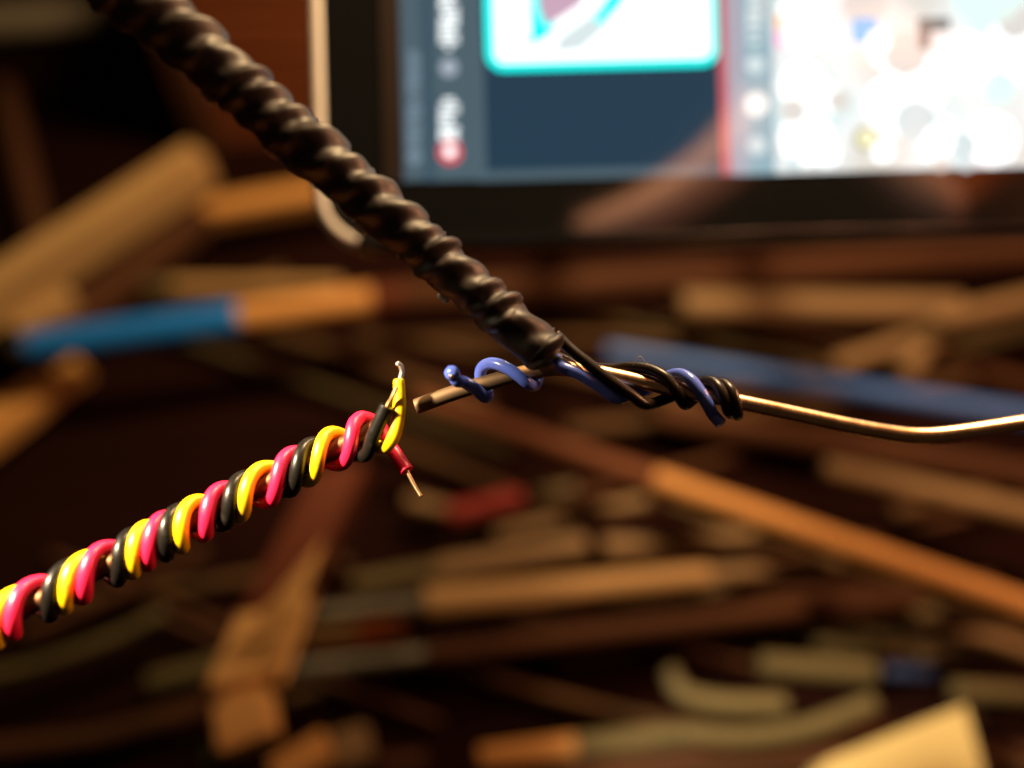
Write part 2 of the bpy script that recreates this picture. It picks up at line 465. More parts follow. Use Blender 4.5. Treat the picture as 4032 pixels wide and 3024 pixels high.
hd = RR + 0.60
w1 = [P(2190, 1320, 83.8), P(2239, 1368, 83.4), P(2296, 1416, 83.0), P(2391, 1490, 82.7), P(2480, 1552, 83.0), P(2545, 1592, 83.8), around(2630, 205, hd),
      around(2690, 260, hd), around(2740, 310, hd), around(2785, 5, hd + .1), around(2822, 50, hd + .05), around(2850, 95, hd), around(2872, 140, hd), around(2888, 190, hd)]
wire_part('dark_wire', catmull(w1, 8), 0.63, M['dark'], joint, JO, 6.1)
w2 = [P(2180, 1400, 85.5), P(2290, 1440, 88.0), around(2400, 300, hd), around(2470, 335, hd), around(2540, 5, hd + .1), around(2605, 45, hd + .1), around(2650, 88, hd), around(2682, 130, hd),
      around(2710, 180, hd), around(2740, 240, hd), around(2780, 300, hd), around(2824, 355, hd + .15), around(2862, 45, hd + .1), around(2888, 90, hd), around(2905, 135, hd), around(2915, 180, hd)]
wire_part('dark_wire', catmull(w2, 8), 0.63, M['dark'], joint, JO, 7.7)
v, f = tube(catmull([P(2195, 1408, 83.6), P(2230, 1424, 83.3), P(2262, 1446, 83.4), P(2290, 1466, 84)], 6), 0.16, 10)
obj('bare_strand', v, f, M['gold'], joint, origin=JO)
v, f = tube(catmull([P(2215, 1400, 83.9), P(2252, 1420, 83.7), P(2285, 1446, 83.9), P(2310, 1468, 84.4)], 6), 0.13, 10)
obj('bare_strand', v, f, M['gold'], joint, origin=JO)
# a hair of melted plastic standing on the dark turn
v, f = tube(catmull([P(2492, 1440, 84.0), P(2508, 1412, 84.0), P(2520, 1403, 84.0), P(2530, 1412, 84.0), P(2545, 1440, 84.0)], 6), 0.045, 8)
obj('plastic_hair', v, f, M['film'], joint, origin=JO)

# lumpy shrink tube
SP = [(2172, 1408, 83.2), (2088, 1339, 82.8), (1931, 1205, 82.2), (1795, 1087, 81.5), (1645, 955, 80.8), (1466, 798, 80.0), (1186, 562, 78.7), (1029, 425, 77.8),
      (897, 305, 77.0), (698, 140, 75.8), (560, 30, 75.0), (430, -75, 74.2), (250, -230, 73), (0, -450, 71)]
spine = catmull([P(*q) for q in SP], 40)
slen = [0.0]
for i in range(1, len(spine)): slen.append(slen[-1] + (spine[i] - spine[i - 1]).length)
def s_of(px, py):
    best, bs = 1e9, 0
    for i in range(0, len(spine)):
        q = spine[i] - CAM; d = q.dot(FWD)
        X = 2016 + q.dot(RIGHT) / d * FPX; Y = 1512 - q.dot(UP) / d * FPX
        e = (X - px) ** 2 + (Y - py) ** 2
        if e < best: best, bs = e, slen[i]
    return bs
CR = [(2230, 1351), (2170, 1312), (2120, 1272), (2046, 1192), (1976, 1148), (1892, 1108), (1867, 1040), (1787, 1005), (1738, 924), (1668, 894), (1534, 800), (1439, 678), (1349, 621),
      (1222, 482), (1126, 416), (1053, 319), (1005, 253), (940, 228), (861, 175), (758, 54)]
cs = sorted(s_of(*c) for c in CR)
cs = [cs[0] - 2.0] + cs
kept = [cs[0]]                              # keep crests at least a wire apart
for c_ in cs[1:]:
    if c_ - kept[-1] > 1.75: kept.append(c_)
cs = kept
while cs[-1] < slen[-1] + 8: cs.append(cs[-1] + 2.5)
def crest_u(s):
    for i in range(len(cs) - 1):
        if cs[i] <= s < cs[i + 1]: return i + (s - cs[i]) / (cs[i + 1] - cs[i])
    return 0.0
T_RAD = 2.58
uu = [crest_u(s) for s in slen]
# soften the spacing a little
uu = [sum(uu[max(0, min(len(uu) - 1, i + k))] for k in range(-5, 6)) / 11 for i in range(len(uu))]
ks_ = []
for s_ in slen:
    ii = max(q for q in range(len(cs) - 1) if cs[q] <= s_ or q == 0)
    ks_.append(max(0.7, min(1.0, (cs[ii + 1] - cs[ii]) / 2.5)))
ks_ = [sum(ks_[max(0, min(len(ks_) - 1, i + k))] for k in range(-12, 13)) / 25 for i in range(len(ks_))]
def tube_fn(i, a, r):
    w = uu[i] - 1 + (a - math.radians(35)) / (2 * math.pi) * 3.0
    c = math.cos(2 * math.pi * w)
    ridge = 0.5 + 0.5 * c
    s = slen[i]
    p = Vector((s * 0.35, math.cos(a) * 1.2, math.sin(a) * 1.2))
    lump = noise.noise(p) * 0.22 + noise.noise(p * 2.7 + Vector((5, 2, 1))) * 0.05
    strandh = 0.68 + 0.24 * math.sin(math.floor(uu[i]) * 2.4)
    end = 1.0
    if s < 1.2: end = 0.78 + 0.22 * math.sin(s / 1.2 * math.pi / 2)
    side = 0.42 + 0.58 * (0.5 + 0.5 * math.cos(a + math.radians(20)))
    return (r - 0.40 + strandh * ks_[i] * side * ridge + lump + 0.06 * math.sin(uu[i] * 1.9 + a)) * end
UPREF = (UP - FWD * 0.2)
v, f = tube(spine, [T_RAD + 0.62 * min(1.0, s / 62.0) for s in slen], 64, fn=tube_fn, ref=UPREF)
sl = obj('shrink_tube', v, f, M['tube'], joint, origin=JO)
# torn lip of the overlapping sleeve
ring = []
ci = min(range(len(slen)), key=lambda i: abs(slen[i] - s_of(985, 355)))
t_, u_, v_ = frames(spine, UPREF)[ci]
lip = []
for k in range(25):
    a = math.radians(-75 + 150 * k / 24)
    rr = tube_fn(ci, a, T_RAD) + 0.05
    lip.append(spine[ci] + (u_ * math.cos(a) + v_ * math.sin(a)) * rr + t_ * (-0.35 * math.sin(a * 1.3)))
v, f = tube(lip, [0.26 * math.sin(math.pi * (0.08 + 0.84 * k / 24)) + 0.03 for k in range(25)], 10, round_ends=(0.02, 0.02))
o_ = obj('sleeve_lip', v, f, M['tube'], sl, origin=JO); o_.location = (0, 0, 0)
# little torn flakes of clear film along the lower edge
FL = [(560, 172, 75.4), (675, 245, 76), (812, 392, 77), (1055, 605, 78.6), (1415, 900, 80), (1500, 982, 80.4), (1575, 1008, 80.8), (1650, 1075, 81.2), (1740, 1180, 81.6), (1875, 1290, 82.2), (2030, 1400, 83)]
for k, (x, y, d) in enumerate(FL):
    if k in (5, 7, 9, 10): continue
    c = P(x, y, d)
    ax = (P(x + 30, y + 27, d + 0.4) - c).normalized(); dn = -UP * 0.8 - RIGHT * 0.6
    L_, H_ = random.uniform(0.6, 1.1), random.uniform(0.10, 0.30)
    nn = 7
    vs = []
    for q in range(nn):
        t = q / (nn - 1) - 0.5
        h = H_ * (1 - 4 * t * t) * random.uniform(0.5, 1.3)
        base = c + ax * (2 * L_ * t)
        vs += [base - dn * 0.5, base - dn * 0.5 + FWD * 0.05, base + dn * h + FWD * 0.1 * random.random(), base + dn * h + FWD * (0.05 + 0.1 * random.random())]
    fs = []
    for q in range(nn - 1):
        a, b = q * 4, q * 4 + 4
        fs += [(a, a + 2, b + 2, b), (a + 1, b + 1, b + 3, a + 3), (a + 2, a + 3, b + 3, b + 2), (a, b, b + 1, a + 1)]
    fs += [(0, 1, 3, 2), ((nn - 1) * 4, (nn - 1) * 4 + 2, (nn - 1) * 4 + 3, (nn - 1) * 4 + 1)]
    o_ = obj('film_flake', vs, fs, M['film'], sl, origin=JO); o_.location = (0, 0, 0)

# ------------------------------------------------------------------ tablet
TD = 130.0                                     # mm along the axis
K = TD / FPX
ROLL = math.atan(0.026)
tx = RIGHT * math.cos(ROLL) + UP * math.sin(ROLL)
ty = UP * math.cos(ROLL) - RIGHT * math.sin(ROLL)
tz = -FWD
TO = P(1232, 1000, TD)                         # lower left corner of the outline
tab = bpy.data.objects.new('tablet', None); COL.objects.link(tab)
tm = Matrix((tx, ty, tz)).transposed().to_4x4(); tm.translation = TO * MM
tab.matrix_world = tm
tag(tab, 'white-rimmed tablet with lit screen behind the wires, upper right', 'tablet')
TW, TH = 180.0, 93.0

def T(px, py):
    q = P(px, py, TD) - TO
    return q.dot(tx), q.dot(ty)

def tobj(name, verts, faces, mat, parent, sm=False):
    me = bpy.data.meshes.new(name)
    me.from_pydata([(a * MM, b * MM, c * MM) for a, b, c in verts], [], faces)
    if sm: smooth(me)
    me.materials.append(mat)
    bm = bmesh.new(); bm.from_mesh(me)
    bmesh.ops.delete(bm, geom=[q for q in bm.verts if not q.link_faces], context='VERTS')
    bmesh.ops.recalc_face_normals(bm, faces=bm.faces); bm.to_mesh(me); bm.free()
    o = bpy.data.objects.new(name, me); COL.objects.link(o)
    o.parent = parent
    return o

def rrect(x0, y0, x1, y1, r, n=8):
    pts = []
    for cx, cy, a0 in ((x1 - r, y1 - r, 0), (x0 + r, y1 - r, 90), (x0 + r, y0 + r, 180), (x1 - r, y0 + r, 270)):
        for k in range(n + 1):
            a = math.radians(a0 + 90 * k / n)
            pts.append((cx + r * math.cos(a), cy + r * math.sin(a)))
    return pts

def slab(name, outline, z0, z1, mat, parent):
    n = len(outline)
    vs = [(a, b, z0) for a, b in outline] + [(a, b, z1) for a, b in outline]
    fs = [tuple(range(n - 1, -1, -1)), tuple(range(n, 2 * n))]
    fs += [(k, (k + 1) % n, n + (k + 1) % n, n + k) for k in range(n)]
    return tobj(name, vs, fs, mat, parent)

# rounded white rim: a bead swept round the outline
ol = rrect(1.6, 1.6, TW - 1.6, TH - 1.6, 8.6, 10)
vs, fs, ns = [], [], 14
for i, (a, b) in enumerate(ol):
    p0 = Vector(ol[i - 1]); p1 = Vector(ol[(i + 1) % len(ol)])
    t2 = (p1 - p0).normalized(); nrm = Vector((t2.y, -t2.x))
    for k in range(ns):
        g = 2 * math.pi * k / ns
        cg, sg = math.cos(g), math.sin(g)
        cg = math.copysign(abs(cg) ** 0.55, cg); sg = math.copysign(abs(sg) ** 0.7, sg)
        vs.append((a + nrm.x * 1.5 * cg, b + nrm.y * 1.5 * cg, -2.2 + 2.6 * sg))
for i in range(len(ol)):
    j = (i + 1) % len(ol)
    for k in range(ns):
        k2 = (k + 1) % ns
        fs.append((i * ns + k, j * ns + k, j * ns + k2, i * ns + k2))
nr = len(ol)
low = [i for i in range(nr) if ol[i][1] < 1.75]          # the straight lower edge
mid_faces = [fc for q, fc in enumerate(fs) if not ((q // ns) in low or ((q // ns) + 1) % nr in low)]
low_faces = [fc for q, fc in enumerate(fs) if ((q // ns) in low or ((q // ns) + 1) % nr in low)]
tobj('rim', vs, mid_faces, M['rim'], tab, True)
tobj('lower_edge_painted_shade', vs, low_faces, M['glass'], tab, True)  # unlit stretch of the rim, its shade painted as black glass
slab('back_shell', rrect(2.0, 2.0, TW - 2.0, TH - 2.0, 8.2), -5.4, -0.6, M['greyplastic'], tab)
gl = slab('front_glass', rrect(2.9, 1.4, TW - 2.9, TH - 2.9, 7.3), -0.5, 0.25, M['glass'], tab)
# screen, then its lit patches as thin sheets stacked on it
sx0, sy0 = T(1568, 716)
sx1, sy1 = TW - 18, TH - 14
SCR = dict(
    navy=glow('screen_navy', (0.016, 0.047, 0.080), 1.0),
    teal=glow('screen_teal', (0.050, 0.140, 0.190), 1.0),
    slate=glow('screen_slate', (0.075, 0.122, 0.150), 1.0),
    slate2=glow('screen_slate_light', (0.30, 0.47, 0.54), 1.0),
    dimtext=glow('screen_dim_text', (0.17, 0.24, 0.30), 1.0),
    white=glow('screen_white', (0.96, 1.0, 1.0), 1.5),
    softwhite=glow('screen_soft_white', (0.93, 0.97, 0.95), 1.15),
    pale=glow('screen_pale', (0.80, 0.92, 0.93), 0.9),
    cyan=glow('screen_cyan', (0.0, 1.0, 0.92), 1.35),
    mint=glow('screen_mint', (0.75, 1.0, 0.93), 1.1),
    red=glow('screen_red', (0.85, 0.10, 0.12), 1.0),
    rose=glow('screen_rose', (0.62, 0.13, 0.15), 1.0),
    lilac=glow('screen_lilac', (0.40, 0.46, 0.54), 1.0),
    mauve=glow('screen_mauve', (0.62, 0.40, 0.52), 1.0),
    blue=glow('screen_blue', (0.0, 0.42, 0.85), 1.2),
    charcoal=glow('screen_charcoal', (0.16, 0.20, 0.20), 1.0),
    beige=glow('screen_beige', (0.78, 0.75, 0.70), 1.0),
    olive=glow('screen_olive', (0.45, 0.43, 0.22), 1.0),
    cream=glow('screen_cream', (1.0, 0.96, 0.62), 1.1),
    orange=glow('screen_orange', (1.0, 0.45, 0.15), 1.1),
    magenta=glow('screen_magenta', (1.0, 0.35, 0.65), 1.1),
)
def page_mat():
    m = glow('screen_page', (1, 1, 1), 1.0); nt = m.node_tree; N, L = nt.nodes, nt.links; b = N['Principled BSDF']
    tc = N.new('ShaderNodeTexCoord'); n1 = N.new('ShaderNodeTexNoise'); n1.inputs['Scale'].default_value = 55; n1.inputs['Detail'].default_value = 1
    L.new(tc.outputs['Object'], n1.inputs['Vector'])
    r = N.new('ShaderNodeValToRGB'); e = r.color_ramp.elements
    e[0].position = 0.33; e[0].color = (0.62, 0.86, 0.84, 1); e[1].position = 0.50; e[1].color = (0.97, 1, 0.99, 1)
    k = r.color_ramp.elements.new(0.68); k.color = (0.80, 0.76, 0.68, 1)
    L.new(n1.outputs['Fac'], r.inputs['Fac']); L.new(r.outputs['Color'], b.inputs['Emission Color'])
    return m
SCR['page'] = page_mat()
scr = slab('screen', [(sx0, sy0), (sx1, sy0), (sx1, sy1), (sx0, sy1)], 0.26, 0.32, SCR['navy'], tab)
LV = [0.36]
def patch(name, outline, mat, lift):
    return slab(name, outline, 0.30, 0.32 + 0.06 * lift, SCR[mat], scr)
def prect(name, x0, y0, x1, y1, mat, lift, r=0.0):
    """patch given by photo pixel corners"""
    a0, b0 = T(x0, y1); a1, b1 = T(x1, y0)
    if r: return patch(name, rrect(a0, b0, a1, b1, r, 6), mat, lift)
    return patch(name, [(a0, b0), (a1, b0), (a1, b1), (a0, b1)], mat, lift)
def pdisc(name, x, y, r, mat, lift, wob=0.0, sy=1.0):
    c = T(x, y); n = 22
    return patch(name, [(c[0] + r * K * math.cos(2 * math.pi * k / n) * (1 + wob * math.sin(3 * k)), c[1] + sy * r * K * math.sin(2 * math.pi * k / n) * (1 + wob * math.cos(2.3 * k))) for k in range(n)], mat, lift)
def ptext(x0, y0, x1, y1, mat, lift, step=24, fill=0.75):
    """a line of small sideways letters (too blurred in the photo to read): short strokes"""
    y = y0
    while y < y1 - 4:
        h = step * random.uniform(0.5, 0.9)
        l = x0 + (x1 - x0) * random.uniform(0, 1 - fill) * random.choice((0, 0, 1))
        r = x1 - (x1 - x0) * random.uniform(0, 1 - fill) * random.choice((0, 1))
        prect('letter', l, y, r, min(y + h, y1), mat, lift)
        y += step
YT = -700
prect('status_band', 1570, YT, 1678, 716, 'slate', 1)
prect('menu_band', 1683, YT, 1880, 716, 'slate', 1)
prect('divider', 1676, YT, 1684, 716, 'navy', 1)
ptext(1606, 205, 1660, 590, 'dimtext', 2, 26)
pdisc('status_icon', 1634, 620, 30, 'dimtext', 2)
prect('bottom_band', 1880, 652, 2840, 716, 'slate', 1)
ptext(1732, -300, 1804, 196, 'white', 2, 22, 0.6)
pdisc('menu_icon', 1768, 270, 34, 'lilac', 2)
ptext(1732, 392, 1806, 556, 'white', 2, 22, 0.6)
pdisc('record_badge', 1772, 602, 48, 'red', 2)
pdisc('badge_dot', 1772, 600, 22, 'white', 3)
# picture card with a cyan border
prect('picture_card', 1917, YT, 2806, 284, 'cyan', 1, 3.0)
prect('picture', 1950, YT, 2775, 252, 'white', 2, 1.5)
def ppoly(name, pts, mat, lift): return patch(name, [T(*q) for q in pts], mat, lift)
ppoly('picture_shape', [(2045, 190), (2090, 150), (2085, -120), (2130, -120), (2150, 60), (2190, 110), (2140, 160)], 'cyan', 3)
ppoly('picture_shape', [(2110, -160), (2330, -160), (2290, 20), (2200, 80), (2150, 110), (2120, 40)], 'mauve', 4)
ppoly('picture_shape', [(2200, 150), (2330, 60), (2420, 20), (2380, 120), (2290, 200), (2180, 215)], 'pale', 3)
ppoly('picture_shape', [(2335, 80), (2400, -20), (2480, -60), (2440, 30), (2370, 100)], 'cyan', 4)
# accent line and right-hand column of buttons
prect('accent_line', 2838, YT, 2872, 690, 'rose', 2)
prect('accent_edge', 2872, YT, 2910, 690, 'lilac', 2)
prect('button_column', 2910, YT, 3050, 690, 'slate2', 1)
ptext(2938, -120, 2994, 185, 'pale', 2, 40, 0.9)
pdisc('button', 2971, 258, 36, 'pale', 2, 0.05)
pdisc('button', 2974, 415, 46, 'softwhite', 2, 0.05)
pdisc('button', 2978, 575, 36, 'pale', 2, 0.05)
# white page of tiles and icons
prect('page', 3050, YT, 4300, 684, 'page', 1)
for x, y, r in [(3160, 90, 110), (3160, 340, 95), (3260, 390, 60), (3170, 550, 105), (3250, 605, 55), (3600, 330, 130), (3700, 560, 95), (3900, 555, 105), (3480, 210, 60), (4000, 200, 130), (3800, 240, 110), (3520, 420, 120)]:
    pdisc('page_tile', x, y, r, 'white', 2, 0.04)
for x, y, r, m_ in [(3400, 20, 90, 'beige'), (3560, 215, 90, 'beige'), (3300, 400, 45, 'beige'), (3600, 480, 85, 'pale'), (3120, 440, 50, 'beige'), (3990, 90, 70, 'beige'), (3880, -40, 150, 'mint'), (3700, 640, 36, 'beige'),
                    (3927, 346, 65, 'mint'), (3780, 580, 60, 'pale'), (3120, 648, 30, 'pale'), (3800, 645, 32, 'pale')]:
    pdisc('page_shade', x, y, r, m_, 3, 0.06)
prect('app_icon', 3352, 76, 3450, 174, 'blue', 4, 0.8)
pdisc('icon_badge', 3452, 172, 44, 'white', 5)
ppoly('app_icon', [(3612, 76), (3735, 76), (3735, 120), (3660, 130), (3655, 195), (3612, 195)], 'charcoal', 4)
prect('app_icon', 3612, 76, 3645, 200, 'charcoal', 5)
pdisc('app_icon', 3405, 548, 50, 'olive', 4)
pdisc('icon_face', 3408, 548, 34, 'cream', 5)
pdisc('icon_badge', 3470, 600, 42, 'white', 6)
pdisc('app_icon', 3690, 560, 62, 'white', 4)
prect('colour_edge', 3052, 60, 3076, 125, 'orange', 4)
prect('colour_edge', 3052, 125, 3076, 190, 'magenta', 4)
# strip painted as a reflection between glass border and display, left of the screen
a0, b0 = T(1514, 716); a1, b1 = T(1556, YT)
slab('painted_edge_reflection', [(a0, b0), (a1, b0), (a1, b1), (a0, b1)], 0.26, 0.42, M['rim'] if False else plastic('painted_edge_reflection', (0.03, 0.02, 0.017), 0.35, 0.0, 0.0), tab)

# folding stand: two legs from the back of the tablet down to the table
def tl(q):
    q = q - TO
    return (q.dot(tx), q.dot(ty), q.dot(tz))
for lx in (60, 120):
    top = [TO + tx * (lx + a) + ty * b - tz * 5.2 for a, b in ((-5, 62), (5, 62), (5, 70), (-5, 70))]
    cxx = (top[0].x + top[1].x) / 2
    bot = [Vector((cxx + a, b, 0.0)) for a, b in ((-5, 268), (5, 268), (5, 276), (-5, 276))]
    tobj('stand_leg', [tl(q) for q in top + bot], [(0, 1, 2, 3), (4, 7, 6, 5), (0, 4, 5, 1), (1, 5, 6, 2), (2, 6, 7, 3), (3, 7, 4, 0)], M['greyplastic'], tab)

# ------------------------------------------------------------------ sticks, brushes and offcuts on the table
def round_stick(name, label, cat, a, b, r, segs, group=None, bend=0.0, ends=0.7):
    """segs: (t0, t1, part name, material, radius factor at t0, at t1); one segment -> a single mesh"""
    a, b = Vector(a), Vector(b)
    mtx = seg_matrix(a, b); L = (b - a).length
    single = len(segs) == 1
    root = None
    if not single:
        root = bpy.data.objects.new(name, None); COL.objects.link(root); root.empty_display_size = 0.004
        mm = mtx.copy(); mm.translation = a * MM; root.matrix_world = mm
        tag(root, label, cat, group)
    for q, (t0, t1, pn, mat, f0, f1) in enumerate(segs):
        n = 14
        path, R = [], []
        for k in range(n + 1):
            t = t0 + (t1 - t0) * k / n
            path.append(Vector((L * t, bend * math.sin(math.pi * t), 0)))
            R.append(r * (f0 + (f1 - f0) * k / n) * (1 + 0.02 * noise.noise(Vector((t * 6, a.x, q)))))
        e0 = ends * min(R[0], r) * 0.6 if q == 0 else 0.15 * r
        e1 = ends * min(R[-1], r) * 0.6 if q == len(segs) - 1 else 0.15 * r
        v, f = tube(path, R, 16, round_ends=(e0, e1), ref=Vector((0, 0, 1)))
        me = bpy.data.meshes.new(pn)
        me.from_pydata([tuple(x * MM for x in vv) for vv in v], [], f); smooth(me); me.materials.append(mat)
        o = bpy.data.objects.new(name if single else pn, me); COL.objects.link(o)
        if single:
            mm = mtx.copy(); mm.translation = a * MM; o.matrix_world = mm
            tag(o, label, cat, group); root = o
        else:
            o.parent = root
    return root

def bar(name, label, cat, a, b, wdt, hgt, mat, group=None, roll=0.0, bev=0.7, cut=0.0, taper=0.0):
    a, b = Vector(a), Vector(b)
    L = (b - a).length
    bm = bmesh.new()
    bmesh.ops.create_cube(bm, size=1)
    bmesh.ops.subdivide_edges(bm, edges=[e for e in bm.edges if abs((e.verts[0].co - e.verts[1].co).x) > 0.5], cuts=6)
    for vv in bm.verts:
        t = vv.co.x + 0.5
        vv.co.x *= L; vv.co.y *= wdt * (1 - taper * t); vv.co.z *= hgt
        vv.co.y += 0.25 * noise.noise(Vector((vv.co.x * 0.03, a.x, 0)))
        if cut: vv.co.x += cut * (vv.co.y / wdt) * (1 if t > 0.95 else (1 if t < 0.05 else 0))
    sharp = [e for e in bm.edges if len(e.link_faces) == 2 and e.calc_face_angle() > 0.5]
    bmesh.ops.bevel(bm, geom=sharp, offset=bev, segments=2, affect='EDGES')
    bmesh.ops.scale(bm, vec=(MM, MM, MM), verts=bm.verts)
    me = bpy.data.meshes.new(name); bm.to_mesh(me); bm.free(); me.materials.append(mat)
    o = bpy.data.objects.new(name, me); COL.objects.link(o)
    m = seg_matrix(a, b, roll); m.translation *= MM
    o.matrix_world = m
    if label: tag(o, label, cat, group)
    return o

def rad(px, py, z, rpx):
    d = (S(px, py, z) - CAM).dot(FWD)
    return rpx / FPX * d

def stick(name, label, cat, x0, y0, x1, y1, z, rpx, segs, group=None, bend=0, z1=None):
    r = rad((x0 + x1) / 2, (y0 + y1) / 2, z, rpx)
    return round_stick(name, label, cat, S(x0, y0, z), S(x1, y1, z if z1 is None else z1), r, segs, group, bend)
one = lambda m, a=1.0, b=1.0: [(0, 1, 'stick', M[m], a, b)]
G = 'sticks and brushes heaped on the table'

# left side
bar('wooden_bar', 'thick pale wooden bar slanting up at the left edge', 'wood', S(-260, 1330, 40), S(800, 640, 40), 12, 15, M['wood'], G, bev=0.5)
bar('wooden_bar', 'short brown bar lying under the thick pale bar at left', 'wood', S(150, 1380, 24), S(800, 850, 24), 12, 9, M['brown'], G)
bar('wooden_offcut', 'orange wooden offcut lying left of the tablet corner', 'wood', S(760, 850, 20), S(1520, 720, 20), 11, 8, M['orange'], G, cut=3)
bar('wooden_offcut', 'small orange offcut at left edge below the blue brush tip', 'wood', S(-160, 1770, 12), S(330, 1440, 12), 18, 8, M['orange'], G, taper=0.5)
bar('wooden_offcut', 'small tan offcut between thick bar and blue brush tip', 'wood', S(60, 1300, 30), S(300, 1180, 30), 9, 7, M['wood'], G)
stick('paintbrush', 'paintbrush with a blue tip and orange wooden handle at left', 'brush', 60, 1372, 1570, 1166, 34, 62,
      [(0, .04, 'end_cap', M['ferrule'], .55, .9), (.04, .57, 'blue_tip', M['bluepaint'], .95, 1.05), (.57, .93, 'handle', M['orange'], .98, .95), (.93, 1, 'neck', M['redbrown'], .95, .9)], G)
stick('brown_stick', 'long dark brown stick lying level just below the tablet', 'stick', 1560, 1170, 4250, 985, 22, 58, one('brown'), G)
stick('paintbrush', 'thin pale brush behind the blue-tipped one', 'brush', 385, 1130, 1330, 1125, 20, 34,
      [(0, .32, 'ferrule', M['olive'], .9, 1), (.32, 1, 'handle', M['wood'], 1, .8)], G)
# right, below the tablet
stick('wooden_stick', 'tan wooden stick with blunt left end under the tablet', 'stick', 2700, 1207, 3760, 1215, 20, 62, one('wood2', 1, .9), G)
stick('olive_stick', 'short olive stick above the blunt tan stick at right', 'stick', 3320, 1080, 3700, 1075, 14, 42, one('olive', .7, .8), G)
stick('wooden_stick', 'tan stick leaving the right edge above the blue stick', 'stick', 3690, 1260, 4250, 1140, 30, 48, one('wood2', .8, 1), G)
stick('wooden_stick', 'short tan stick slanting down left beside the blue stick', 'stick', 3290, 1440, 3720, 1290, 18, 36, one('wood2'), G)
stick('wooden_stick', 'stub of tan stick pointing down from the crossing at right', 'stick', 3560, 1470, 3680, 1310, 15, 42, one('wood2'), G)
stick('blue_stick', 'long blue stick slanting behind the copper rod', 'stick', 2400, 1390, 4300, 1680, 30, 44, one('bluestick', .85, 1), G)
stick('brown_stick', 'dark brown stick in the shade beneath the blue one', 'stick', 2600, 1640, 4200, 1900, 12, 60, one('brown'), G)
stick('paintbrush', 'long brush with orange handle and red-brown neck crossing lower right', 'brush', 1640, 1570, 4400, 2520, 36, 53,
      [(0, .385, 'neck', M['neckbrown'], .8, .98), (.385, 1, 'handle', M['orange'], 1.0, 1.05)], G)
stick('wooden_stick', 'tan stick running off the right edge above the orange brush', 'stick', 3260, 1848, 4300, 2085, 26, 56, one('wood2', .8, 1), G)
# middle rows
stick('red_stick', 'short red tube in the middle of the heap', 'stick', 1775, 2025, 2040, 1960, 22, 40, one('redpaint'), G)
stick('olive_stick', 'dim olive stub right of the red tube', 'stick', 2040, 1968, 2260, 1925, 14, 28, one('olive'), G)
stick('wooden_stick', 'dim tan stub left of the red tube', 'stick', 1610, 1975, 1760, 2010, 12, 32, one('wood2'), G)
stick('wooden_stick', 'thin tan stick directly below the red tube', 'stick', 1960, 2105, 2280, 2030, 16, 28, one('wood2'), G)
stick('wooden_stick', 'thin tan stub left of where the long orange brush starts', 'stick', 2330, 2020, 2540, 1975, 16, 30, one('wood2'), G)
stick('paintbrush', 'brush with dull olive ferrule and tan handle, third row', 'brush', 1400, 2300, 2290, 2150, 18, 48,
      [(0, .36, 'ferrule', M['olive'], .75, .85), (.36, 1, 'handle', M['wood2'], 1, 1)], G)
stick('wooden_stick', 'tan stick in line right of the olive-ferrule brush', 'stick', 2390, 2160, 2960, 2110, 18, 48, one('wood2', 1, .6), G)
stick('paintbrush', 'brush with grey ferrule and thick tan handle, middle of the heap', 'brush', 1250, 2418, 3300, 2218, 24, 62,
      [(0, .205, 'ferrule', M['ferrule'], .5, .68), (.205, .74, 'handle', M['wood'], 1.05, .75), (.74, 1, 'handle_end', M['wood2'], .6, .4)], G)
stick('wooden_stick', 'tan stick tucked under the thick-handled brush', 'stick', 2380, 2345, 2850, 2330, 12, 50, one('wood2', .7, 1), G)
stick('wooden_stick', 'short tan stub beside an orange one, left of centre', 'stick', 1215, 2520, 1385, 2500, 14, 44, one('wood'), G)
stick('orange_stick', 'short orange stub beside a tan one, left of centre', 'stick', 1430, 2495, 1580, 2478, 14, 42, one('orangepaint'), G)
stick('paintbrush', 'long brush with grey-olive ferrule and brown handle, fourth row', 'brush', 1150, 2640, 3150, 2400, 18, 44,
      [(0, .26, 'ferrule', M['ferrule'], .8, .75), (.26, 1, 'handle', M['brown'], .9, 1)], G)
stick('wooden_stick', 'dim grey stick end left of the upright wooden peg', 'stick', 600, 2690, 900, 2610, 10, 45, one('olive'), G)
# upright wooden peg with a notch
pa = S(1345, 1860, 34)
peg = empty('wooden_peg', pa)
tag(peg, 'wooden peg pointing down at lower left, upper half painted as shade, notched pale end', 'peg', G)
def peg_part(name, a, b, wd, hg, mat, **k):
    o = bar(name, None, None, a, b, wd, hg, mat, **k)
    mw = o.matrix_world.copy(); o.parent = peg; o.matrix_local = Matrix.Translation(-peg.location) @ mw
    return o
pm = S(1075, 2420, 38)
peg_part('painted_shade_half', pa, pm, 14, 9, M['redbrown'], cut=-7)  # colour stands in for the shadow across the upper half
peg_part('pale_half', pm, S(955, 2705, 39), 14.6, 9.5, M['pegwood'], cut=-7)
peg_part('notch_web', S(960, 2695, 37), S(968, 2790, 37), 9, 7, M['pegwood'])
peg_part('pale_end', S(957, 2755, 40), S(985, 2935, 40), 13.5, 9, M['pegwood'])
